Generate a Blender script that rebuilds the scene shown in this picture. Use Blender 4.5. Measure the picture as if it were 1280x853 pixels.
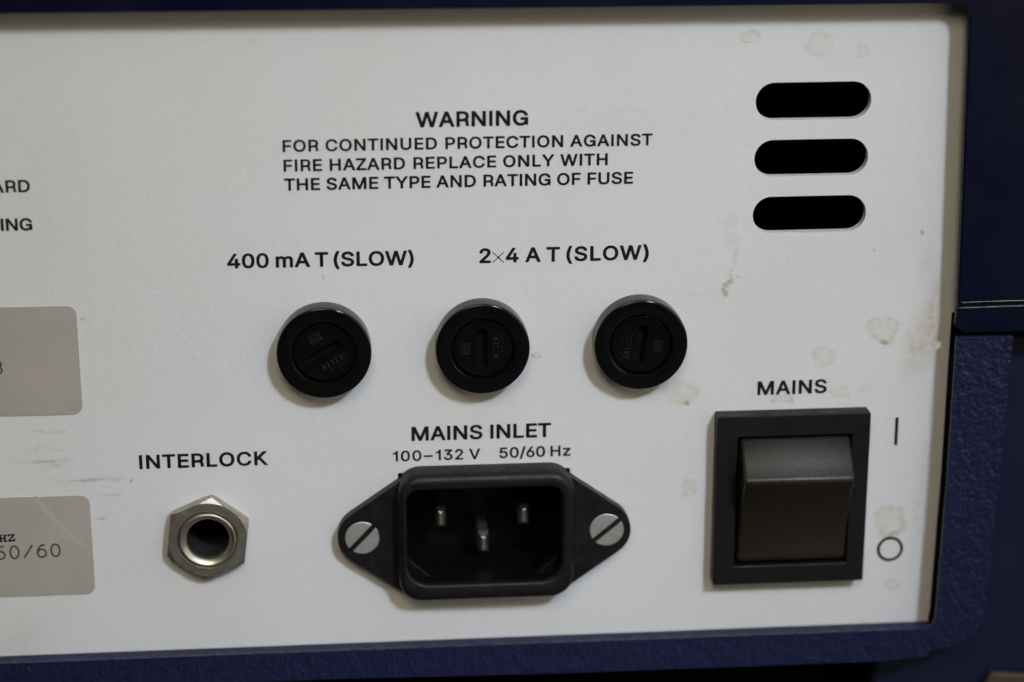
import bpy, math, random
import mathutils
from mathutils import Vector, Matrix

random.seed(4)
scene = bpy.context.scene
for o in list(bpy.data.objects):
    bpy.data.objects.remove(o, do_unlink=True)

# ------------------------------------------------------------------ camera
MM = 0.001
CAM_R = Vector((0.996624174, -0.082095467, -0.000768354))
CAM_U = Vector((0.025801730, 0.304316220, 0.952221570))
CAM_F = Vector((0.077939250, 0.949026860, -0.305407100))
CAM_P = Vector((-27.35897731, -333.13643224, 107.20690569))
FPX = 2762.88
cd = bpy.data.cameras.new('camera')
cam = bpy.data.objects.new('camera', cd)
scene.collection.objects.link(cam)
cam.matrix_world = Matrix(((CAM_R.x, CAM_U.x, -CAM_F.x, CAM_P.x * MM),
                           (CAM_R.y, CAM_U.y, -CAM_F.y, CAM_P.y * MM),
                           (CAM_R.z, CAM_U.z, -CAM_F.z, CAM_P.z * MM),
                           (0, 0, 0, 1)))
cd.sensor_width = 36.0
cd.lens = FPX / 1280 * 36.0
cd.clip_start = 0.01
cd.clip_end = 50
cd.dof.use_dof = True
cd.dof.focus_distance = 0.348
cd.dof.aperture_fstop = 8.5
scene.camera = cam

# ------------------------------------------------------------------ light
world = bpy.data.worlds.new('World')
scene.world = world
world.use_nodes = True
wb = world.node_tree.nodes['Background']
wb.inputs[0].default_value = (1.0, 0.90, 0.72, 1)
wb.inputs[1].default_value = 0.03


def area(name, pos, target, size, energy, color, spread=180):
    l = bpy.data.lights.new(name, 'AREA')
    l.shape = 'DISK'
    l.size = size
    l.energy = energy
    l.color = color
    l.spread = math.radians(spread)
    o = bpy.data.objects.new(name, l)
    scene.collection.objects.link(o)
    o.location = pos
    o.rotation_euler = (Vector(target) - Vector(pos)).to_track_quat('-Z', 'Y').to_euler()
    return o


area('key_light', (0.40, -0.85, 0.72), (0.004, 0, -0.020), 0.15, 0.142, (0.71, 0.81, 1.0), 22)  # cool key light; narrow beam shaped so the panel dims towards its corners
area('room_light', (0.80, -0.60, 0.05), (0, 0, 0), 1.2, 3.7, (1.0, 0.90, 0.68))
area('lamp_light', (-0.10, -0.60, 0.50), (0, 0, 0), 0.30, 0.155, (1.0, 0.88, 0.64), 50)
area('ceiling_light', (0.15, -0.50, 0.90), (0, 0, 0), 0.6, 0.7, (1.0, 0.95, 0.80))

scene.view_settings.view_transform = 'Standard'
scene.view_settings.look = 'None'
scene.view_settings.exposure = 0.0
scene.view_settings.gamma = 1.0
try:
    scene.view_settings.use_curve_mapping = False
except Exception:
    pass


def at(px, py, Y=0.0):
    """a point of the photograph (1280 x 853) on the plane Y mm in front of or behind the panel"""
    d = CAM_R * ((px - 640) / FPX) - CAM_U * ((py - 426.5) / FPX) + CAM_F
    t = (Y - CAM_P.y) / d.y
    q = CAM_P + d * t
    return q.x, q.z


# ------------------------------------------------------------------ helpers
def link(name, me, mat, parent, smooth=35, bevel=None):
    me.materials.clear()
    me.materials.append(mat)
    o = bpy.data.objects.new(name, me)
    scene.collection.objects.link(o)
    if parent is not None:
        o.parent = parent
    if smooth:
        for p in me.polygons:
            p.use_smooth = True
        me.set_sharp_from_angle(angle=math.radians(smooth))
    if bevel:
        b = o.modifiers.new('edge', 'BEVEL')
        b.width = bevel[0] * MM
        b.segments = bevel[1]
        b.limit_method = 'ANGLE'
        b.angle_limit = math.radians(40)
        if smooth:
            b.harden_normals = True
    return o


def raw(name, verts, faces, mat, parent, smooth=35, bevel=None):
    me = bpy.data.meshes.new(name)
    me.from_pydata([(v[0] * MM, v[1] * MM, v[2] * MM) for v in verts], [], faces)
    import bmesh
    bm = bmesh.new()
    bm.from_mesh(me)
    bmesh.ops.recalc_face_normals(bm, faces=bm.faces)
    bm.to_mesh(me)
    bm.free()
    me.update()
    return link(name, me, mat, parent, smooth, bevel)


class MB:
    def __init__(self):
        self.v, self.f = [], []

    def loft(self, loops, cap0=False, cap1=False, closed=True):
        """loops: lists of (x, y, z) of equal length"""
        n = len(loops[0])
        base = len(self.v)
        for l in loops:
            self.v += list(l)
        for i in range(len(loops) - 1):
            for j in range(n if closed else n - 1):
                k = (j + 1) % n
                self.f.append((base + i * n + j, base + i * n + k, base + (i + 1) * n + k, base + (i + 1) * n + j))
        if cap0:
            self.f.append(tuple(base + j for j in range(n)))
        if cap1:
            self.f.append(tuple(base + (len(loops) - 1) * n + j for j in reversed(range(n))))

    def box(self, x0, x1, y0, y1, z0, z1):
        self.loft([[(x0, y0, z0), (x1, y0, z0), (x1, y0, z1), (x0, y0, z1)],
                   [(x0, y1, z0), (x1, y1, z0), (x1, y1, z1), (x0, y1, z1)]], True, True)

    def build(self, name, mat, parent, smooth=35, bevel=None):
        return raw(name, self.v, self.f, mat, parent, smooth, bevel)


def rrect(cx, cz, hx, hz, r, n=6):
    """rounded rectangle outline; r one radius or four (top right, top left, bottom left, bottom right)"""
    rs = r if isinstance(r, (list, tuple)) else (r,) * 4
    pts = []
    for q, (sx, sz) in enumerate(((1, 1), (-1, 1), (-1, -1), (1, -1))):
        rr = rs[q]
        ox, oz = cx + sx * (hx - rr), cz + sz * (hz - rr)
        for k in range(n + 1):
            a = math.radians(q * 90 + 90 * k / n)
            pts.append((ox + rr * math.cos(a), oz + rr * math.sin(a)))
    return pts


def circ(cx, cz, r, n=64, a0=0):
    return [(cx + r * math.cos(a0 + 2 * math.pi * k / n), cz + r * math.sin(a0 + 2 * math.pi * k / n)) for k in range(n)]


def lift(outline, y):
    return [(x, y, z) for x, z in outline]


def lathe_loops(cx, cz, prof, n=72):
    return [lift(circ(cx, cz, max(r, 1e-4), n), y) for r, y in prof]


def sheet(name, outlines, y0, y1, mat, parent, smooth=30, bevel=None):
    """plate with holes: first outline outer, others holes (even-odd), from y0 (front) to y1"""
    cu = bpy.data.curves.new('tmp', 'CURVE')
    cu.dimensions = '2D'
    cu.fill_mode = 'BOTH'
    cu.extrude = abs(y1 - y0) / 2 * MM
    for ol in outlines:
        s = cu.splines.new('POLY')
        s.points.add(len(ol) - 1)
        for p, (x, z) in zip(s.points, ol):
            p.co = (x * MM, z * MM, 0, 1)
        s.use_cyclic_u = True
    me = curve_mesh(cu)
    ym = (y0 + y1) / 2 * MM
    for v in me.vertices:
        x, z, y = v.co
        v.co = (x, ym - y, z)
    import bmesh
    bm = bmesh.new()
    bm.from_mesh(me)
    bmesh.ops.remove_doubles(bm, verts=bm.verts, dist=1e-7)
    bmesh.ops.recalc_face_normals(bm, faces=bm.faces)
    bm.to_mesh(me)
    bm.free()
    me.name = name
    return link(name, me, mat, parent, smooth, bevel)


def curve_mesh(cu):
    o = bpy.data.objects.new('tmp', cu)
    scene.collection.objects.link(o)
    dg = bpy.context.evaluated_depsgraph_get()
    dg.update()
    me = bpy.data.meshes.new_from_object(o.evaluated_get(dg))
    bpy.data.objects.remove(o, do_unlink=True)
    bpy.data.curves.remove(cu)
    return me


def empty(name, loc, parent=None):
    o = bpy.data.objects.new(name, None)
    scene.collection.objects.link(o)
    o.empty_display_size = 0.01
    o.location = loc
    if parent is not None:
        o.parent = parent
    return o


def keep(o, label):
    o['label'] = label
    return o


# ------------------------------------------------------------------ materials
def new_mat(name):
    m = bpy.data.materials.new(name)
    m.use_nodes = True
    nt = m.node_tree
    return m, nt, nt.nodes['Principled BSDF']


def nd(nt, kind, **kw):
    n = nt.nodes.new(kind)
    for k, v in kw.items():
        if k in n.inputs:
            n.inputs[k].default_value = v
        else:
            setattr(n, k, v)
    return n


def math_node(nt, op, a, b=None, clamp=False):
    n = nt.nodes.new('ShaderNodeMath')
    n.operation = op
    n.use_clamp = clamp
    for i, v in enumerate((a, b)):
        if v is None:
            continue
        if isinstance(v, (int, float)):
            n.inputs[i].default_value = v
        else:
            nt.links.new(v, n.inputs[i])
    return n.outputs[0]


def noise(nt, scale, detail=3, rough=0.5, stretch=(1, 1, 1), dist=0.0):
    tc = nt.nodes.new('ShaderNodeTexCoord')
    mp = nt.nodes.new('ShaderNodeMapping')
    mp.inputs['Scale'].default_value = stretch
    nt.links.new(tc.outputs['Object'], mp.inputs[0])
    n = nt.nodes.new('ShaderNodeTexNoise')
    n.inputs['Scale'].default_value = scale
    n.inputs['Detail'].default_value = detail
    n.inputs['Roughness'].default_value = rough
    n.inputs['Distortion'].default_value = dist
    nt.links.new(mp.outputs[0], n.inputs['Vector'])
    return n.outputs['Fac']


def ramp(nt, src, p0, p1, c0=0.0, c1=1.0):
    n = nt.nodes.new('ShaderNodeMapRange')
    n.clamp = True
    nt.links.new(src, n.inputs[0])
    n.inputs[1].default_value = p0
    n.inputs[2].default_value = p1
    n.inputs[3].default_value = c0
    n.inputs[4].default_value = c1
    return n.outputs[0]


def mix(nt, fac, a, b):
    n = nt.nodes.new('ShaderNodeMix')
    n.data_type = 'RGBA'
    for i, v in ((0, fac), (6, a), (7, b)):
        if isinstance(v, (int, float)):
            n.inputs[i].default_value = v
        elif isinstance(v, tuple):
            n.inputs[i].default_value = (*v, 1) if len(v) == 3 else v
        else:
            nt.links.new(v, n.inputs[i])
    return n.outputs[2]


def bump(nt, bsdf, height, dist_mm, strength=1.0):
    b = nt.nodes.new('ShaderNodeBump')
    b.inputs['Strength'].default_value = strength
    b.inputs['Distance'].default_value = dist_mm * MM
    nt.links.new(height, b.inputs['Height'])
    nt.links.new(b.outputs[0], bsdf.inputs['Normal'])
    return b


def plain(name, col, rough, metallic=0.0, spec=0.5):
    m, nt, b = new_mat(name)
    b.inputs['Base Color'].default_value = (*col, 1)
    b.inputs['Roughness'].default_value = rough
    b.inputs['Metallic'].default_value = metallic
    b.inputs['Specular IOR Level'].default_value = spec
    return m, nt, b


def wear(name, col, col2, rough0, rough1, scale, bump_mm, bscale, metallic=0.0, spec=0.5, p=(0.5, 0.72), stretch=(1, 1, 1)):
    """a base colour with patches of a second one, uneven gloss and fine relief"""
    m, nt, b = plain(name, col, rough0, metallic, spec)
    f = ramp(nt, noise(nt, scale, 6, 0.62, stretch), p[0], p[1])
    nt.links.new(mix(nt, f, col, col2), b.inputs['Base Color'])
    nt.links.new(ramp(nt, noise(nt, scale * 1.7, 4, 0.6, stretch), 0.35, 0.65, rough0, rough1), b.inputs['Roughness'])
    bump(nt, b, noise(nt, bscale, 2, 0.5, stretch), bump_mm)
    return m


# white painted panel with its stains
PANEL, nt, pb = plain('panel_paint', (0.70, 0.705, 0.70), 0.42, 0, 0.35)
coarse = noise(nt, 38, 4, 0.55)
col = mix(nt, ramp(nt, coarse, 0.38, 0.66, 0, 0.35), (0.715, 0.72, 0.72), (0.66, 0.645, 0.60))
tcp = nt.nodes.new('ShaderNodeTexCoord')
wn = nt.nodes.new('ShaderNodeTexNoise')
wn.inputs['Scale'].default_value = 330
wn.inputs['Detail'].default_value = 5
nt.links.new(tcp.outputs['Object'], wn.inputs['Vector'])
sub = nt.nodes.new('ShaderNodeVectorMath')
sub.operation = 'SUBTRACT'
nt.links.new(wn.outputs['Color'], sub.inputs[0])
sub.inputs[1].default_value = (0.5, 0.5, 0.5)
wob = nt.nodes.new('ShaderNodeVectorMath')
wob.operation = 'SCALE'
nt.links.new(sub.outputs[0], wob.inputs[0])
wob.inputs['Scale'].default_value = 3.2 * MM
add = nt.nodes.new('ShaderNodeVectorMath')
add.operation = 'ADD'
nt.links.new(tcp.outputs['Object'], add.inputs[0])
nt.links.new(wob.outputs[0], add.inputs[1])
patchy = ramp(nt, noise(nt, 560, 6, 0.68), 0.36, 0.58, 0.2, 1)


def stain(col, px, py, rx, ry, strength, color, ring=0.0, ang=0.0, streaky=None):
    x, z = at(px, py)
    mp = nt.nodes.new('ShaderNodeMapping')
    mp.vector_type = 'TEXTURE'
    mp.inputs['Location'].default_value = (x * MM, 0, z * MM)
    mp.inputs['Rotation'].default_value = (0, math.radians(ang), 0)
    mp.inputs['Scale'].default_value = (rx / 7.65 * MM, 1000, ry / 7.3 * MM)
    nt.links.new(add.outputs[0], mp.inputs[0])
    ln = nt.nodes.new('ShaderNodeVectorMath')
    ln.operation = 'LENGTH'
    nt.links.new(mp.outputs[0], ln.inputs[0])
    d = ln.outputs['Value']
    if ring:
        a = ramp(nt, d, 1.0 - ring, 1.0, 0.45, 0.9)
        f = math_node(nt, 'MULTIPLY', a, ramp(nt, d, 0.98, 1.25, 1, 0))
    else:
        f = ramp(nt, d, 0.25, 1.1, 1, 0)
    f = math_node(nt, 'MULTIPLY', f, streaky if streaky is not None else patchy)
    f = math_node(nt, 'MULTIPLY', f, min(1.0, strength * (0.8 if streaky is not None else 0.95)))
    return mix(nt, f, col, color)


TAN, RUST, GREY = (0.45, 0.355, 0.16), (0.22, 0.10, 0.03), (0.30, 0.29, 0.27)
scuff = ramp(nt, noise(nt, 900, 4, 0.6, (0.12, 1, 1)), 0.46, 0.62)
for s in ((911, 352, 5, 14, 0.85, RUST, 0, 25), (905, 367, 4, 6, 0.9, RUST, 0, 0), (920, 315, 5, 20, 0.35, TAN, 0, 5),
          (923, 345, 3, 3, 0.6, RUST, 0, 0), (880, 368, 60, 6, 0.12, TAN, 0, 5),
          (851, 491, 22, 13, 0.45, TAN, 0.35, 10), (856, 504, 5, 4, 0.8, RUST, 0, 0),
          (1103, 411, 17, 15, 0.45, TAN, 0.3, 0), (1108, 426, 8, 3, 0.8, (0.35, 0.2, 0.06), 0, 0),
          (1150, 425, 22, 60, 0.5, TAN, 0, 12), (1170, 400, 12, 60, 0.55, TAN, 0, 0), (1160, 330, 14, 40, 0.2, TAN, 0, 0),
          (1029, 447, 14, 12, 0.4, TAN, 0.4, 0), (978, 500, 14, 5, 0.5, TAN, 0.4, 0), (1048, 492, 12, 7, 0.35, TAN, 0.4, 0),
          (1082, 486, 12, 5, 0.25, TAN, 0, 0),
          (1113, 652, 17, 22, 0.55, TAN, 0.3, 0), (1112, 668, 14, 4, 0.5, (0.35, 0.22, 0.08), 0, 0), (1116, 732, 11, 4, 0.5, TAN, 0.4, 10),
          (1150, 620, 10, 90, 0.25, TAN, 0, 3), (860, 611, 9, 10, 0.5, TAN, 0.4, 0), (938, 46, 9, 7, 0.5, TAN, 0.4, 0),
          (1023, 56, 16, 12, 0.3, TAN, 0.35, 0), (1079, 60, 8, 7, 0.4, TAN, 0.3, 0), (671, 445, 5, 5, 0.7, (0.3, 0.2, 0.1), 0.4, 0),
          (1153, 288, 2.2, 2.2, 1.0, (0.1, 0.06, 0.02), 0, 0), (1095, 311, 2, 2, 0.5, RUST, 0, 0),
          (405, 348, 3, 2, 0.5, RUST, 0, 0), (316, 54, 7, 6, 0.25, TAN, 0, 0), (165, 602, 2, 2, 0.9, (0.08, 0.07, 0.06), 0, 0),
          (915, 285, 9, 30, 0.25, TAN, 0, 0), (20, 800, 60, 40, 0.25, (0.5, 0.44, 0.33), 0, 0)):
    col = stain(col, *s)
for s in ((105, 404, 12, 2.4, 1.0, GREY), (95, 603, 55, 5, 0.9, GREY), (55, 578, 40, 8, 0.6, GREY), (140, 598, 30, 4, 0.7, GREY),
          (70, 560, 40, 6, 0.4, GREY), (135, 618, 20, 4, 0.6, GREY), (131, 645, 12, 4, 0.8, GREY), (60, 540, 25, 3, 0.4, GREY),
          (355, 403, 3, 3, 1.0, GREY), (474, 417, 2, 2, 0.7, GREY), (760, 140, 60, 3, 0.3, GREY), (1033, 66, 5, 2, 0.9, GREY),
          (992, 86, 10, 4, 0.5, GREY), (980, 352, 20, 3, 0.4, GREY)):
    col = stain(col, *s, streaky=scuff)
nt.links.new(col, pb.inputs['Base Color'])
hb = math_node(nt, 'ADD', math_node(nt, 'MULTIPLY', noise(nt, 1250, 3, 0.5, (0.7, 1, 1)), 1.0),
               math_node(nt, 'MULTIPLY', noise(nt, 420, 2, 0.5), 0.7))
bump(nt, pb, hb, 0.08, 0.6)

INK, _, _ = plain('black_print', (0.004, 0.004, 0.0055), 0.6, 0, 0.25)
INK_GREY, _, _ = plain('typed_ink', (0.045, 0.035, 0.035), 0.6)
NAVY = wear('navy_smooth_paint', (0.0022, 0.0034, 0.016), (0.003, 0.0045, 0.018), 0.3, 0.42, 60, 0.02, 500, spec=0.2)
NAVY_SIDE = wear('navy_side_paint', (0.0065, 0.0085, 0.03), (0.008, 0.010, 0.032), 0.32, 0.45, 60, 0.03, 500, spec=0.4)
NAVY_ROUGH, nt, b = plain('navy_hammered_paint', (0.014, 0.018, 0.055), 0.38, 0, 0.4)
hh = math_node(nt, 'ADD', noise(nt, 560, 3, 0.55, (1, 1, 0.7), 0.4), math_node(nt, 'MULTIPLY', noise(nt, 1300, 2), 0.5))
bump(nt, b, hh, 0.5, 0.85)
nt.links.new(mix(nt, ramp(nt, noise(nt, 900, 6, 0.7), 0.68, 0.84), (0.0085, 0.012, 0.045), (0.07, 0.068, 0.08)), b.inputs['Base Color'])
NAVY_LEDGE = wear('navy_ledge_paint', (0.012, 0.017, 0.062), (0.02, 0.022, 0.055), 0.5, 0.65, 300, 0.05, 900, spec=0.15)
FUSE = wear('glossy_black_plastic', (0.003, 0.003, 0.0032), (0.0045, 0.0045, 0.0045), 0.12, 0.18, 300, 0.003, 1500, spec=0.45)
FUSE_MARK, _, _ = plain('raised_glint_marking', (0.015, 0.015, 0.015), 0.24)  # greyer than the cap: glints on the raised marks put into the colour
BORE, _, _ = plain('dark_bore', (0.022, 0.022, 0.022), 0.35)
HIGHLIGHT = wear('edge_highlight_paint', (0.03, 0.03, 0.04), (0.20, 0.19, 0.17), 0.3, 0.4, 900, 0.02, 1500, p=(0.35, 0.6))  # pale tone stands in for light caught along the edges
PLASTIC = wear('dusty_black_plastic', (0.0045, 0.0045, 0.0052), (0.015, 0.0135, 0.012), 0.42, 0.6, 420, 0.02, 2600, spec=0.36)
CAVITY, _, _ = plain('shaded_cavity_plastic', (0.0025, 0.0025, 0.003), 0.5, 0, 0.2)  # blacker than the shroud plastic: shade of the hollows put into the colour
BEZEL = wear('bezel_black_plastic', (0.0055, 0.006, 0.0065), (0.008, 0.008, 0.009), 0.45, 0.6, 220, 0.006, 2000, spec=0.28)
ROCKER = wear('rocker_black_plastic', (0.016, 0.013, 0.010), (0.026, 0.021, 0.015), 0.36, 0.46, 1500, 0.03, 3400, spec=0.5)
NICKEL = wear('worn_nickel', (0.42, 0.39, 0.335), (0.31, 0.28, 0.225), 0.32, 0.46, 320, 0.012, 1800, metallic=0.85)
BRIGHT = wear('bright_nickel', (0.52, 0.49, 0.42), (0.36, 0.32, 0.25), 0.32, 0.48, 320, 0.008, 1400, metallic=0.95)
SCREW = wear('zinc_screw', (0.46, 0.46, 0.44), (0.34, 0.33, 0.30), 0.45, 0.6, 500, 0.01, 2500, metallic=0.6)
SCREW_SLOT, _, _ = plain('screw_slot_metal', (0.30, 0.28, 0.25), 0.6, 0.3)
PIN, _, _ = plain('pin_metal', (0.70, 0.67, 0.60), 0.3, 0.95)
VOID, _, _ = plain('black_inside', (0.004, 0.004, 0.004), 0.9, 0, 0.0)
TABLE = wear('brown_table_top', (0.022, 0.015, 0.009), (0.016, 0.011, 0.007), 0.5, 0.7, 20, 0.05, 200, spec=0.3)
WOOD = wear('brown_wood', (0.060, 0.042, 0.024), (0.04, 0.028, 0.016), 0.5, 0.7, 60, 0.05, 300, stretch=(0.2, 1, 1))
LABEL, nt, b = plain('silver_beige_label', (0.37, 0.345, 0.30), 0.42, 0.15, 0.5)
lc = mix(nt, ramp(nt, noise(nt, 45, 4, 0.6), 0.35, 0.65), (0.50, 0.455, 0.41), (0.44, 0.405, 0.355))
nt.links.new(mix(nt, ramp(nt, noise(nt, 500, 4, 0.7, (0.3, 1, 1)), 0.6, 0.85, 0, 0.5), lc, (0.2, 0.18, 0.15)), b.inputs['Base Color'])
bump(nt, b, noise(nt, 500, 3), 0.02)
TAPE, _, _ = plain('yellowed_smear', (0.48, 0.435, 0.355), 0.5)
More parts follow.
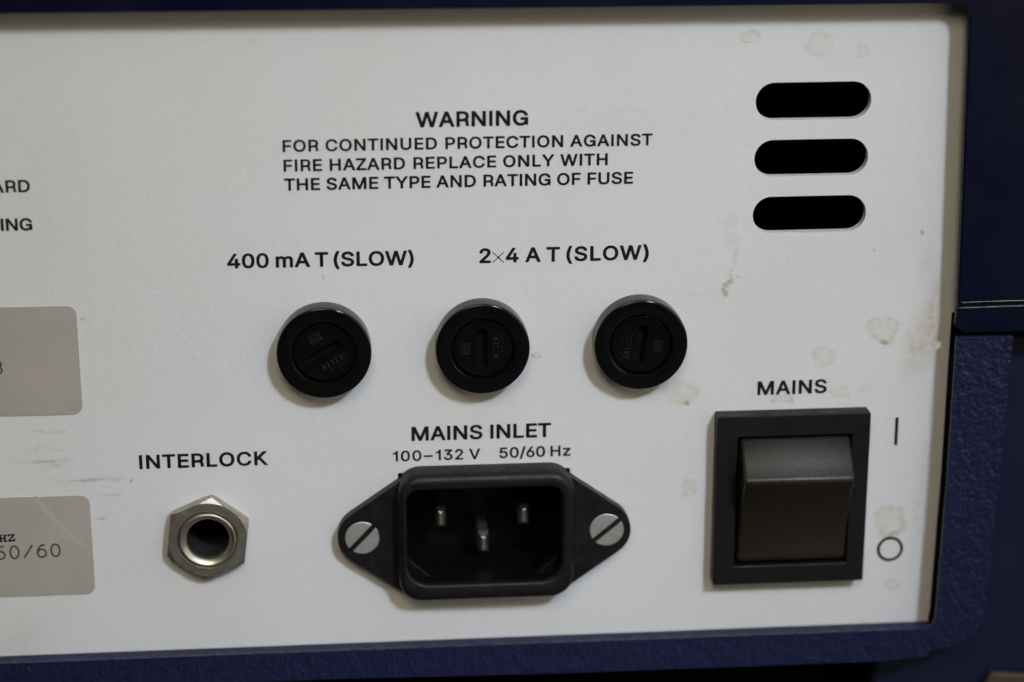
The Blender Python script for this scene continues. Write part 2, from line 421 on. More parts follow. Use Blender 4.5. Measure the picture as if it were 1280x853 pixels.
GLYPHS = {
    ('W', 0.044): '159 0 144 4 137 12 135 20 0 473 0 486 9 497 23 500 87 500 102 494 106 486 194 175 287 490 294 497 302 500 387 498 395 493 399 486 487 175 494 190 577 486 587 498 594 500 666 500 680 493 685 480 549 20 542 7 531 1 523 0 452 0 444 1 435 7 430 17 344 310 337 302 252 13 244 4 237 1',
    ('A', 0.044): '23 0 16 1 4 7 0 14 0 27 182 486 187 494 202 500 273 500 287 497 293 493 373 296 481 27 481 14 473 4 459 0 394 0 380 4 372 14 330 122 323 128 159 128 152 125 105 7 94 1 87 0|190 224 194 220 280 220 287 220 291 224 256 316 244 347 237 355',
    ('R', 0.044): '24 0 17 1 5 7 0 20 0 480 5 493 17 499 24 500 209 500 252 494 288 483 331 458 349 440 364 421 382 375 387 329 384 303 375 270 366 250 346 224 345 217 359 203 368 184 378 125 383 66 391 27 388 20 288 22 282 53 277 112 270 152 252 167 238 171 202 168 117 168 108 165 107 14 102 7 88 0|108 263 117 259 174 259 181 260 195 268 209 271 238 267 255 276 271 296 276 309 279 329 276 362 270 375 260 388 239 401 217 407 109 408',
    ('N', 0.044): '24 0 17 1 5 7 0 20 0 480 5 493 17 499 24 500 95 500 102 499 113 493 331 179 333 184 334 486 338 493 352 500 422 499 434 493 440 480 440 20 434 7 424 1 417 0 339 1 327 7 109 322 107 316 107 14 102 7 88 0',
    ('I', 0.044): '4 0 0 7 0 493 4 500 104 500 104 0',
    ('G', 0.044): '243 -6 207 -4 179 2 143 13 114 27 87 46 66 66 45 92 29 119 15 152 5 191 0 230 0 270 4 303 13 342 23 368 40 401 60 427 87 454 114 473 143 487 179 499 207 504 243 506 286 503 314 497 350 484 379 469 407 447 429 425 449 394 461 368 470 335 464 322 450 315 379 316 371 318 364 325 350 355 336 374 307 397 286 405 257 411 236 411 209 408 186 399 165 388 138 362 117 322 107 276 107 224 117 178 126 158 139 138 157 119 171 108 200 95 229 89 257 89 286 93 307 101 329 114 346 132 357 152 364 171 364 179 257 180 243 188 238 197 238 250 242 263 250 269 264 272 450 272 460 270 470 263 474 250 474 27 471 20 400 20 398 33 393 38 364 20 321 4 279 -5',
    ('S', 0.044): '167 -6 124 2 95 12 67 28 44 46 23 73 7 106 0 145 6 158 17 164 24 164 95 162 107 152 114 125 131 105 145 96 167 89 202 85 245 90 260 94 280 106 293 119 300 132 302 145 301 158 288 174 267 187 131 225 95 240 67 257 44 276 24 307 15 335 14 368 21 401 34 427 56 454 81 473 110 488 145 499 181 505 224 506 260 502 295 492 331 474 358 454 380 427 393 401 401 362 395 348 381 341 310 342 299 348 288 378 274 395 260 403 238 411 202 414 167 409 152 404 137 394 126 381 121 368 120 355 124 342 138 328 160 317 295 279 324 266 352 250 381 224 398 197 406 165 406 125 397 92 381 65 360 41 331 22 295 6 260 -3 217 -8',
    ('M', 0.044): '24 0 17 1 5 7 0 20 0 480 2 488 9 496 24 500 109 500 117 499 129 493 267 168 274 158 410 486 417 495 431 500 524 500 538 492 543 480 543 322 543 20 538 8 531 2 517 0 452 1 442 7 437 14 436 257 434 270 431 274 317 8 302 0 245 0 231 4 223 14 109 276 105 263 104 14 99 7 88 1',
    ('T', 0.044): '180 0 166 5 159 14 158 20 158 401 156 408 16 409 6 414 0 427 0 480 5 493 16 499 23 500 237 500 408 499 416 494 421 486 422 427 416 414 401 408 265 408 264 14 258 6 244 0',
    ('E', 0.044): '24 0 17 1 5 7 0 20 0 480 5 493 17 499 24 500 331 500 345 493 349 486 349 421 344 414 331 408 109 408 108 309 109 300 117 299 309 299 322 296 330 289 334 276 333 224 325 211 317 207 109 206 108 99 109 92 338 91 347 86 353 73 352 14 345 5 331 0',
    ('O', 0.044): '236 -6 179 1 136 17 93 42 61 73 33 112 13 158 2 211 0 263 8 322 23 368 50 413 79 445 116 473 157 492 207 504 250 506 300 501 350 485 393 460 428 427 457 385 475 342 486 289 488 237 481 178 466 132 443 92 415 58 373 27 329 7 279 -4|210 92 243 88 272 91 300 99 322 111 339 125 355 145 369 171 377 197 382 237 382 276 376 309 366 335 350 362 331 381 307 397 279 408 250 412 222 410 193 402 172 392 150 375 134 355 120 329 112 303 106 263 107 224 113 191 122 165 138 138 157 118 179 104',
    ('L', 0.044): '24 0 17 1 5 7 0 20 1 486 9 496 24 500 88 500 102 493 107 486 108 309 109 92 324 91 333 86 340 73 338 14 331 4 317 0',
    ('C', 0.044): '236 -6 179 1 150 11 121 24 93 42 71 61 50 85 37 106 23 132 11 165 4 197 0 230 0 270 4 303 18 355 37 394 57 423 80 447 114 472 143 487 179 499 221 505 264 506 314 497 343 488 371 474 414 441 445 401 458 375 466 348 469 335 464 322 450 314 379 315 366 322 362 329 349 362 339 375 323 388 307 398 286 406 264 411 243 412 221 410 200 405 164 387 150 375 136 358 117 322 109 289 105 250 109 211 115 184 126 158 144 132 164 113 186 101 214 91 243 88 271 90 301 99 321 111 339 125 352 145 364 175 371 182 379 184 450 185 463 178 468 171 469 165 465 145 449 106 427 73 400 46 364 22 329 7 286 -3',
    ('K', 0.044): '4 0 0 7 0 493 4 500 104 500 105 336 106 329 111 324 289 499 418 500 420 493 290 357 221 286 222 279 445 7 446 0 325 0 318 3 154 208 146 208 105 164 104 0',
    ('m', 0.044): '24 0 16 1 5 7 0 20 0 362 5 375 15 381 24 383 88 381 97 375 102 364 131 378 152 385 181 389 209 387 245 376 266 362 281 347 288 347 309 364 338 378 374 387 409 389 438 385 459 378 479 368 497 355 514 335 526 316 533 296 538 270 538 14 534 7 524 1 459 0 452 1 441 7 435 20 435 257 431 274 424 285 402 295 374 298 359 295 345 290 331 276 324 263 321 243 320 14 316 7 302 0 238 0 224 6 217 20 217 250 215 270 207 283 195 292 181 297 159 298 138 292 122 283 112 270 105 250 103 14 98 7 88 1',
    ('(', 0.044): '102 -86 91 -78 60 -26 36 27 22 66 9 119 1 171 0 217 3 263 16 335 35 401 59 463 88 515 95 523 102 526 174 526 184 519 188 506 148 414 124 339 109 263 105 197 111 138 124 86 146 27 186 -59 187 -72 181 -81 167 -87',
    (')', 0.044): '18 -86 4 -78 0 -65 45 33 66 92 80 158 83 217 76 289 62 348 36 427 0 506 5 519 18 527 82 527 89 526 98 519 121 480 145 427 164 368 177 316 186 257 188 211 186 158 176 99 157 40 129 -26 99 -78 90 -85 82 -87',
    ('0', 0.044): '192 -6 149 -1 114 11 78 34 48 66 26 106 9 158 1 211 0 270 5 322 16 368 35 412 60 447 89 473 125 493 164 504 206 506 242 501 285 485 322 460 350 427 371 388 385 342 393 289 394 230 389 178 378 132 358 86 335 53 306 27 271 7 228 -4|191 86 214 87 228 92 242 100 260 119 271 138 280 165 287 197 290 230 287 303 280 335 271 362 257 385 242 400 228 409 207 415 185 414 164 408 149 398 135 381 123 362 114 335 107 303 104 263 104 224 108 191 116 158 126 132 140 112 157 97 171 90',
    ('2', 0.044): '20 0 6 7 1 14 0 60 3 73 220 288 244 322 249 335 251 355 246 381 237 394 227 403 198 413 163 414 141 407 120 390 111 375 105 342 98 332 84 327 20 327 6 335 3 342 3 368 11 401 20 422 38 447 56 464 77 479 106 493 134 502 163 506 191 506 227 501 263 490 291 474 313 457 332 434 346 408 354 375 355 342 345 303 319 257 272 204 165 99 161 92 348 91 357 86 363 73 362 14 356 5 341 0',
    ('4', 0.044): '258 0 243 7 239 14 236 94 22 95 8 100 3 106 0 119 2 171 209 493 222 500 286 500 301 496 309 486 308 471 258 393 129 191 136 188 236 189 240 316 245 322 258 327 322 327 334 322 342 309 342 191 351 188 393 187 407 178 410 165 410 112 402 99 393 95 351 95 342 92 342 20 336 7 322 0',
    ('×', 0.044): '16 1 3 14 1 21 165 186 161 193 4 350 0 357 16 373 23 369 181 212 188 209 352 373 359 370 372 357 368 350 211 193 207 186 371 21 369 14 359 5 352 2 188 166 181 163 23 6',
    ('F', 0.042): '8 4 1 13 0 19 1 487 8 496 23 500 330 499 340 494 346 481 346 428 339 415 323 410 230 410 107 408 106 296 108 292 116 291 308 290 316 286 322 276 323 224 320 210 314 204 301 200 108 200 106 197 105 13 100 6 87 0 23 0',
    ('O', 0.042): '192 -2 142 14 99 37 61 72 33 112 13 158 2 210 0 270 7 322 23 369 46 408 78 444 113 472 156 492 199 503 249 506 299 501 349 485 392 459 428 425 456 383 475 336 484 290 486 230 479 178 464 131 441 92 413 59 378 31 342 12 292 -2 242 -6|205 92 235 87 263 88 292 95 313 105 335 120 355 145 369 171 377 197 382 237 381 276 376 309 366 336 350 362 332 382 306 399 282 408 249 413 220 411 192 404 170 394 149 377 132 355 118 329 109 303 104 263 105 224 111 191 120 164 136 138 154 118 178 102',
    ('R', 0.042): '8 4 1 13 0 19 0 481 1 487 8 496 23 500 216 499 266 491 301 476 323 463 341 448 357 428 369 408 378 382 384 355 385 329 382 303 367 257 344 224 342 217 358 201 366 184 376 125 381 65 389 26 387 19 294 19 287 25 282 52 277 112 270 151 251 168 237 171 201 169 116 169 108 168 106 164 106 19 101 8 87 0 23 0|106 263 108 259 116 258 180 259 201 269 216 271 237 267 256 276 266 287 273 300 279 329 276 362 270 375 260 388 240 402 216 408 107 408',
    ('C', 0.042): '192 -2 142 14 117 26 92 43 56 79 37 105 23 131 13 158 5 191 0 250 7 316 24 369 42 402 62 428 89 454 114 472 144 487 178 498 214 505 250 506 300 500 357 481 400 454 420 435 435 415 454 382 466 342 466 329 457 318 450 316 385 315 371 319 362 329 349 362 328 386 300 403 264 412 221 411 187 402 157 383 135 360 118 329 108 296 104 263 105 224 111 191 124 158 142 131 163 112 185 99 214 90 242 87 271 89 303 98 325 112 340 125 353 145 364 173 371 180 378 183 450 184 462 178 466 171 466 158 459 131 440 92 414 59 378 31 342 12 292 -2 242 -6',
    ('N', 0.042): '8 4 1 13 0 19 0 481 6 494 16 499 23 500 94 500 101 499 111 494 330 176 333 184 334 487 339 494 351 500 416 500 430 496 437 487 438 481 438 19 432 6 423 1 416 0 344 0 337 1 327 6 108 324 105 316 105 13 100 6 87 0 23 0',
    ('T', 0.042): '165 5 158 19 158 408 15 411 7 415 0 428 0 481 6 494 15 499 22 500 250 500 407 498 415 494 420 481 420 428 415 416 400 410 263 408 262 13 257 6 243 0 179 0',
    ('I', 0.042): '4 0 0 7 0 493 4 500 96 500 103 493 103 7 96 0',
    ('U', 0.042): '208 -7 173 -4 144 1 116 11 94 21 67 39 45 59 30 79 15 105 4 138 0 164 0 481 6 494 16 499 23 500 87 500 99 494 104 487 105 184 110 151 123 125 136 112 151 100 180 90 223 86 258 91 287 104 310 125 323 151 327 184 327 481 333 494 344 500 416 500 426 494 431 487 430 151 423 118 407 85 387 59 358 34 330 17 294 3 251 -5',
    ('E', 0.042): '8 4 1 13 0 19 0 481 6 494 16 499 23 500 330 500 343 494 347 487 347 421 341 415 330 410 108 410 106 402 106 303 108 299 116 298 308 298 319 296 328 290 332 276 331 224 323 211 316 208 108 207 106 204 106 98 108 90 337 89 345 85 351 72 350 13 344 5 330 0 23 0',
    ('D', 0.042): '8 4 1 13 0 19 0 481 6 494 16 499 23 500 187 500 237 496 273 488 301 478 334 461 360 441 390 408 413 369 429 322 436 270 435 217 425 164 406 118 380 80 358 59 330 38 287 17 251 7 216 2 180 0 23 0|107 92 187 91 236 98 258 107 278 118 305 145 319 171 327 197 332 230 333 263 329 296 322 322 309 349 294 369 266 390 244 400 223 406 180 410 107 408',
    ('P', 0.042): '8 4 1 13 0 19 0 481 6 494 16 499 23 500 223 499 251 494 280 486 308 472 330 457 351 436 365 415 376 388 384 355 384 322 381 296 373 270 358 242 344 224 323 205 299 191 273 180 223 170 108 168 106 164 105 13 100 6 87 0 23 0|106 263 108 259 116 258 208 259 237 265 256 276 266 287 273 300 279 329 276 362 270 375 258 390 240 402 216 408 107 408',
    ('A', 0.042): '8 4 0 13 0 26 186 494 200 500 272 500 279 500 290 494 376 283 479 26 479 13 472 4 458 0 393 0 379 4 372 13 329 125 322 129 158 129 149 125 107 13 100 4 86 0 22 0|187 224 193 219 286 219 291 224 253 322 243 351 236 358',
    ('G', 0.042): '192 -2 161 6 129 19 105 33 79 52 56 77 40 98 23 131 13 158 4 197 0 230 0 270 4 303 11 336 23 369 36 395 56 423 78 446 106 467 135 484 163 495 192 502 228 506 263 506 299 500 328 493 356 481 385 463 412 441 435 415 451 388 462 362 468 336 462 322 449 316 378 317 367 322 346 362 321 388 299 402 263 412 242 413 213 410 186 402 163 388 135 360 115 322 105 276 104 230 111 191 128 151 155 118 185 99 206 92 235 87 263 88 292 94 313 103 335 118 350 138 360 158 366 178 363 180 256 181 249 183 242 189 238 197 238 250 242 262 249 268 263 271 449 271 457 270 467 263 472 250 470 19 399 19 397 33 392 38 349 14 306 0 249 -6',
    ('S', 0.042): '180 -7 137 -1 109 7 80 19 51 39 32 59 15 85 5 112 0 145 7 158 16 162 94 161 105 151 115 118 130 103 159 89 194 83 230 85 259 93 281 105 297 125 302 138 301 158 294 168 284 178 257 191 144 221 87 245 59 263 39 283 26 303 17 329 14 362 19 395 34 428 56 454 87 477 123 493 159 502 201 506 244 504 280 496 316 482 344 464 368 441 385 415 396 382 397 355 393 349 380 343 309 343 299 349 295 355 287 382 266 401 230 414 194 416 158 408 144 402 130 390 119 369 118 355 122 342 137 327 159 316 294 278 323 265 351 249 373 230 392 204 403 171 405 138 400 105 387 77 366 49 337 26 301 8 266 -2 223 -8',
    ('H', 0.042): '8 4 1 13 0 19 0 481 6 494 16 499 23 500 87 500 100 494 105 487 106 309 108 301 323 301 325 303 326 309 327 487 332 494 344 500 416 500 426 494 432 481 432 19 426 6 416 0 344 0 332 6 327 13 326 204 323 210 116 210 108 210 106 204 105 13 100 6 87 0 23 0',
    ('Z', 0.042): '14 2 7 7 2 19 2 59 6 72 254 408 14 411 7 415 0 428 0 481 6 494 14 499 28 500 371 500 378 499 387 494 393 481 392 435 390 428 140 92 378 90 388 85 395 72 395 19 389 6 378 0 371 0 28 0',
    ('L', 0.042): '8 4 1 13 0 19 1 487 8 496 23 500 87 500 100 494 105 487 106 290 107 92 323 90 331 85 338 72 336 13 330 4 316 0 23 0',
    ('Y', 0.042): '195 2 187 9 184 19 183 204 5 467 0 481 6 494 16 499 95 500 109 495 237 301 252 324 366 495 380 500 452 500 459 499 468 494 473 481 468 467 291 204 290 19 287 11 280 3 273 0 209 0',
    ('W', 0.042): '143 4 136 14 0 474 0 487 8 496 22 500 86 500 100 494 104 487 193 170 286 489 293 497 301 500 379 500 386 498 397 487 486 171 495 191 577 487 586 497 593 500 665 500 677 494 683 481 547 19 540 6 529 0 451 0 436 6 431 13 343 314 336 305 250 13 243 5 229 0 158 0',
    ('M', 0.042): '8 4 1 13 0 19 0 481 1 487 8 496 23 500 108 500 116 500 127 494 266 165 273 154 410 487 416 495 423 499 523 500 535 494 540 487 541 296 541 19 537 8 530 2 516 0 451 1 442 6 437 13 436 263 431 276 316 9 308 3 301 0 244 0 230 4 223 13 108 278 103 263 102 13 97 6 87 1 23 0',
    ('0', 0.036): '160 -4 124 6 89 25 60 50 33 90 16 130 4 190 0 250 4 310 13 357 27 397 50 437 75 463 103 483 139 499 182 506 224 504 267 492 303 471 332 443 354 410 370 370 383 310 387 250 383 190 374 143 357 97 337 63 310 34 282 14 246 0 203 -6|167 83 189 80 210 81 224 85 243 97 256 110 269 130 279 157 285 183 290 223 291 263 287 303 281 337 271 363 260 384 243 403 224 415 203 421 182 421 160 414 146 405 131 390 119 370 108 343 102 317 97 277 96 237 99 197 106 163 115 137 131 110 146 95',
    ('1', 0.036): '139 0 135 7 134 329 11 330 4 331 0 336 0 386 3 393 82 407 118 442 125 461 139 500 225 500 232 493 232 7 225 0',
    ('2', 0.036): '9 2 1 10 0 17 0 63 4 70 216 283 244 323 249 337 251 357 247 383 230 404 202 418 166 421 137 414 116 399 102 377 97 343 87 333 16 332 7 337 2 350 5 383 13 410 24 430 44 455 66 473 87 486 116 498 144 504 173 506 209 504 237 497 266 486 294 467 316 446 331 423 342 397 347 370 346 337 334 297 319 270 305 250 252 191 149 90 159 86 344 84 352 79 355 70 354 10 348 3 337 0 23 0',
    ('3', 0.036): '149 -3 118 3 84 16 60 30 36 50 20 70 7 97 0 123 0 143 6 151 13 154 84 154 92 151 98 143 105 117 120 99 142 87 170 80 199 80 227 85 249 94 267 110 274 123 278 137 278 163 271 183 255 203 234 217 212 223 184 227 120 229 113 235 110 243 110 290 113 300 216 410 206 414 42 414 34 416 27 422 24 437 26 490 32 497 42 500 342 500 349 497 356 490 357 443 354 430 235 303 242 297 284 285 313 269 336 250 357 223 370 196 377 163 376 130 368 97 354 70 334 47 313 29 284 12 249 1 220 -4 184 -6',
    ('V', 0.036): '197 0 190 4 183 14 0 477 0 490 6 497 19 500 83 500 90 499 97 494 207 210 233 136 240 131 249 157 372 490 378 497 390 500 454 500 462 499 469 495 474 483 472 477 290 10 283 2 276 0',
    ('–', 0.036): '7 176 1 183 0 190 0 243 7 254 14 257 365 257 376 250 380 243 380 190 379 183 374 177 364 172 22 172',
    ('5', 0.036): '140 -4 112 3 83 14 57 30 35 50 19 70 6 97 0 123 1 143 8 150 19 153 83 152 94 143 99 123 107 110 126 92 154 81 190 80 219 89 244 110 252 123 260 143 262 177 255 203 242 223 219 242 197 251 169 254 140 250 119 243 90 227 83 225 19 233 12 236 7 243 36 490 47 499 90 500 319 500 328 497 334 490 336 483 335 430 333 423 326 416 319 414 126 414 122 410 112 330 119 328 147 336 169 339 204 338 247 329 283 312 316 283 340 250 353 217 360 177 357 130 346 97 326 63 297 34 269 15 226 0 183 -6',
    ('6', 0.036): '143 -4 108 5 72 23 43 47 22 75 7 110 0 143 0 183 7 217 23 257 54 310 191 497 201 500 272 500 281 497 287 490 288 483 286 475 175 323 179 321 222 318 258 309 292 290 320 263 337 237 351 197 354 150 347 110 336 83 318 57 299 37 271 17 243 4 215 -3 179 -6|145 83 165 78 179 78 208 83 222 91 236 103 251 125 257 157 253 190 236 219 223 230 208 238 193 242 172 243 143 237 121 223 101 197 95 163 100 130 116 103 129 92',
    ('/', 0.036): '8 -67 0 -57 0 -50 162 510 166 517 179 522 236 522 243 520 252 510 251 497 91 -57 86 -65 79 -69 22 -70',
    ('H', 0.036): '13 1 5 5 0 17 0 483 5 495 20 500 84 500 91 498 98 490 100 303 105 298 320 298 326 303 328 490 334 497 341 500 405 500 420 496 426 483 426 17 420 4 405 0 341 0 334 3 328 10 325 210 320 213 105 213 101 210 100 203 98 10 91 2 84 0',
    ('z', 0.036): '9 2 1 10 0 17 0 57 4 70 187 290 180 296 23 296 16 298 9 303 6 310 6 363 9 373 16 379 23 381 302 381 316 377 322 363 321 317 318 310 138 90 145 85 316 84 323 79 328 70 328 17 323 6 316 1 309 0 23 0',
}


# ------------------------------------------------------------------ lettering
def glyph(ch, weight, _cache={}):
    """vertices, faces, width of one letter, cap height 1, left edge at 0"""
    key = (ch, weight)
    if key in _cache:
        return _cache[key]
    cu = bpy.data.curves.new('tmp', 'CURVE')
    cu.dimensions = '2D'
    cu.fill_mode = 'BOTH'
    for sp in GLYPHS[key].split('|'):
        n = [int(t) / 500 for t in sp.split()]
        s = cu.splines.new('POLY')
        s.points.add(len(n) // 2 - 1)
        for i, p in enumerate(s.points):
            p.co = (n[2 * i], n[2 * i + 1], 0, 1)
        s.use_cyclic_u = True
    me = curve_mesh(cu)
    vs = [(v.co.x, v.co.y) for v in me.vertices]
    fs = [tuple(p.vertices) for p in me.polygons]
    bpy.data.meshes.remove(me)
    _cache[key] = (vs, fs, max(v[0] for v in vs))
    return _cache[key]


BEAR = {}
for _c in 'HINMDEFPRLKBUmz15':
    BEAR[_c] = (0.12, 0.12)
for _c in 'OCGQ0362S48':
    BEAR[_c] = (0.075, 0.075)
for _c in 'AVWYTZ×/':
    BEAR[_c] = (0.03, 0.03)
for _c in 'EFLPRC':
    BEAR[_c] = (BEAR[_c][0], 0.06)


def lettering(name, text, left, right, cap_px, mat, parent, y=-0.06, weight=0.044, space=0.42, label=None, xs=1.04):
    """one printed line from the photograph's point left to right (both on the base line)"""
    x0, z0 = at(*left)
    x1, z1 = at(*right)
    cap = at(left[0], left[1] - cap_px * 1.04)[1] - z0
    L = math.hypot(x1 - x0, z1 - z0)
    ux, uz = (x1 - x0) / L, (z1 - z0) / L
    items, pen, n = [], 0.0, 0
    for i, ch in enumerate(text):
        if ch == ' ':
            pen += space
            n += 1
            continue
        g = glyph(ch, weight)
        a, b = BEAR.get(ch, (0.07, 0.07))
        if items:
            pen += a
        items.append([g, pen, n])
        pen += g[2] * xs + b
        n += 1
    last = items[-1]
    total = last[1] + last[0][2] * xs
    extra = (L / cap - total) / max(1, last[2])     # tracking that fits the line to its length
    m = MB()
    for k, (g, p, i) in enumerate(items):
        base = len(m.v)
        ox = (p + extra * i) * cap
        yy = y - 0.003 * (k % 2)
        for j, (vx, vz) in enumerate(g[0]):
            lx, lz = ox + vx * xs * cap, vz * cap
            m.v.append((x0 + ux * lx - uz * lz, yy, z0 + uz * lx + ux * lz))
        nf = len(g[1])
        for q, f in enumerate(g[1]):
            m.f.append(tuple(base + t for t in f))
    me = bpy.data.meshes.new(name)
    me.from_pydata([(a * MM, b * MM, c * MM) for a, b, c in m.v], [], m.f)
    o = link(name, me, mat, parent, smooth=0)
    if label:
        o['label'] = label
    return o


def strokes(name, lines, width, mat, parent, y=-0.2, label=None):
    """typed figures drawn with a round nib: lines of (x, z) points in mm"""
    m = MB()
    k = 0
    for pts in lines:
        for i in range(len(pts) - 1):
            (ax, az), (bx, bz) = pts[i], pts[i + 1]
            L = math.hypot(bx - ax, bz - az) or 1e-6
            nx, nz = -(bz - az) / L * width / 2, (bx - ax) / L * width / 2
            yy = y - 0.0006 * (k % 7)
            k += 1
            b = len(m.v)
            m.v += [(ax + nx, yy, az + nz), (bx + nx, yy, bz + nz), (bx - nx, yy, bz - nz), (ax - nx, yy, az - nz)]
            m.f.append((b, b + 1, b + 2, b + 3))
            b = len(m.v)
            for j in range(8):
                a = j * math.pi / 4
                m.v.append((bx + width / 2 * math.cos(a), yy - 0.0003, bz + width / 2 * math.sin(a)))
            m.f.append(tuple(range(b, b + 8)))
    me = bpy.data.meshes.new(name)
    me.from_pydata([(a * MM, b * MM, c * MM) for a, b, c in m.v], [], m.f)
    o = link(name, me, mat, parent, smooth=0)
    if label:
        o['label'] = label
    return o


# ------------------------------------------------------------------ surroundings
def structure(o):
    o['kind'] = 'structure'
    return o


TZ = -66.0
t = MB()
t.box(-600, 600, -500, 500, TZ - 30, TZ)
structure(t.build('table', TABLE, None))

# ------------------------------------------------------------------ the instrument
inst = empty('electronic_instrument', (0, 0, TZ * MM))
inst['category'] = 'electronic instrument'
inst['label'] = 'back of a navy blue instrument with white panel, three fuse holders, mains inlet and switch'
ROOT = empty('tmp_root', (0, 0, 0))     # parts are built at world coordinates, then handed to the instrument
P = ROOT
DEPTH = 4.5

# rear panel with its openings
def stadium(x0, x1, z0, z1, n=14):
    r = (z1 - z0) / 2
    return rrect((x0 + x1) / 2, (z0 + z1) / 2, (x1 - x0) / 2, r, r - 1e-3, n)


slots = [(37.9, 56.1, 34.95, 40.85), (38.0, 56.05, 25.95, 31.8), (38.05, 56.15, 16.85, 22.7)]
fuse_x = (-29.75, -4.87, 20.22)
FZ = -0.15
JX, JZ = -49.2, -31.5
holes = [stadium(*s) for s in slots]
holes += [circ(x, FZ, 6.3, 32) for x in fuse_x]
holes += [circ(JX, JZ, 4.7, 32)]
holes += [rrect(-4.5, -31.55, 14.0, 9.7, 0.2, 2)]
holes += [rrect(45.4, -27.55, 11.3, 13.6, 0.3, 2)]
panel = sheet('rear_panel', [rrect(-25, 1.5, 99.5, 55.5, 0.5, 3)] + holes, 0.0, 1.5, PANEL, P, smooth=20)
# each edge of the openings is rolled a little
panel['label'] = 'white painted rear panel with brown stains and three ventilation slots'

# dark inside of the case behind the panel
m = MB()
lo = [(-124, -55), (74, -55), (74, 59), (-124, 59)]
m.loft([lift(lo, 1.55), lift(lo, 90)], False, True)
m.build('case_interior', VOID, P, smooth=0)

# upper cover: top rail and right side in one pressing, front face DEPTH before the panel
top = [(-125, 54.05), (67.6, 53.45)]
for k in range(7):
    a = math.radians(90 - 90 * k / 6)
    top.append((67.6 + 1.9 * math.cos(a), 51.55 + 1.9 * math.sin(a)))
top += [(70.25, 22), (70.6, 5.55), (96, 5.75), (96, 84), (-125, 84)]
sheet('upper_cover', [top], -DEPTH, -2.9, NAVY, P, smooth=20, bevel=(0.35, 3))
strip = [(70.6, 5.1), (70.45, 2.05), (71.9, 0.72), (96, 0.95), (96, 5.3)]
sheet('cover_edge_strip', [strip], -DEPTH, -2.9, NAVY, P, smooth=20, bevel=(0.3, 3))
sheet('cover_seam', [[(70.9, 4.9), (95.5, 5.1), (95.5, 6.0), (70.9, 5.8)]], -DEPTH + 0.45, -2.95, NAVY, P, smooth=20)

# lower frame: rough cast bezel, right upright and bottom rail, sloped top of the bottom rail
fr = [(70.65, 0.25), (70.6, -24), (70.1, -48.6), (69.7, -50.0), (68.6, -50.55), (40, -50.6), (-40, -50.65), (-125, -50.85), (-125, -55.6),
      (-30, -55.7), (8, -56.2), (61, -56.2), (69.0, -55.6), (69.6, -54.5)]
for (x, z) in ((72.5, -54.0), (74.8, -53.1), (76.5, -52.0), (77.6, -50.6), (78.2, -49.0), (78.45, -47.2)):
    fr.append((x, z))
fr += [(78.8, -38.5), (79.5, -18.6), (79.85, 0.2)]
sheet('lower_frame', [fr], -DEPTH - 0.3, -4.0, NAVY_ROUGH, P, smooth=20, bevel=(0.3, 3))
sheet('frame_shade_strip', [[(70.72, -0.2), (70.67, -24), (70.17, -48.6), (69.9, -50.55), (73.9, -50.55), (73.9, -0.2)]], -3.98, -0.92, VOID, P, smooth=0)  # black strip added behind the lip so the inner wall looks unlit
m = MB()
m.loft([[(-124, -0.012, -51.75), (72.3, -0.012, -51.4), (72.3, -0.012, -53.8), (-124, -0.012, -53.8)],
        [(-124, -3.98, -50.95), (72.3, -3.98, -50.7), (72.3, -3.98, -53.8), (-124, -3.98, -53.8)]], True, True)
m.build('rail_ledge', NAVY_LEDGE, P, smooth=0)
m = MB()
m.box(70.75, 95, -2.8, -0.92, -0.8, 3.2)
m.build('joint_light_block', VOID, P, smooth=0)  # added box that keeps light from leaking through the joint onto the panel
# edge highlights painted as pale beads: the double line of the joint and the top edge of the lower frame
def edge_highlight(x0, z0, x1, z1, y, r, label):
    m = MB()
    n = 24
    rr = [r * (0.7 + 0.5 * random.random()) for _ in range(n + 1)]
    m.loft([[(x0 + (x1 - x0) * k / n, y - rr[k] * math.sin(math.pi * j / 5), z0 + (z1 - z0) * k / n + rr[k] * math.cos(math.pi * j / 5)) for j in range(6)]
            for k in range(n + 1)], True, True, closed=False)
    m.build('edge_highlight', HIGHLIGHT, P, smooth=60)['label'] = label


edge_highlight(71.2, 5.92, 92, 6.12, -DEPTH + 0.0, 0.10, 'upper painted highlight of the cover joint')
edge_highlight(70.9, 5.02, 92, 5.22, -DEPTH + 0.01, 0.10, 'lower painted highlight of the cover joint')
edge_highlight(71.1, 0.12, 79.5, 0.08, -DEPTH - 0.12, 0.10, 'painted highlight on the top edge of the lower frame')
# walls of the recess, set back behind the lips of cover and frame
sheet('recess_wall', [[(-124, 54.6), (72.4, 54.2), (72.4, 0.0), (72.4, -50.5), (74.4, -50.5), (74.4, 56.9), (-124, 56.9)]],
      -0.9, -0.01, NAVY_ROUGH, P, smooth=20)
# side of the case that shows beyond the frame
sheet('side_panel', [[(61.5, TZ + 0.3), (62.5, -40), (62.5, 0.6), (130, 0.6), (130, TZ + 0.3)]], 3.0, 60, NAVY_SIDE, P, smooth=20, bevel=(1.5, 3))
sheet('case_floor', [[(-124.5, -56), (61.4, -56), (61.4, -58.5), (-124.5, -58.5)]], 8, 88, VOID, P, smooth=0)

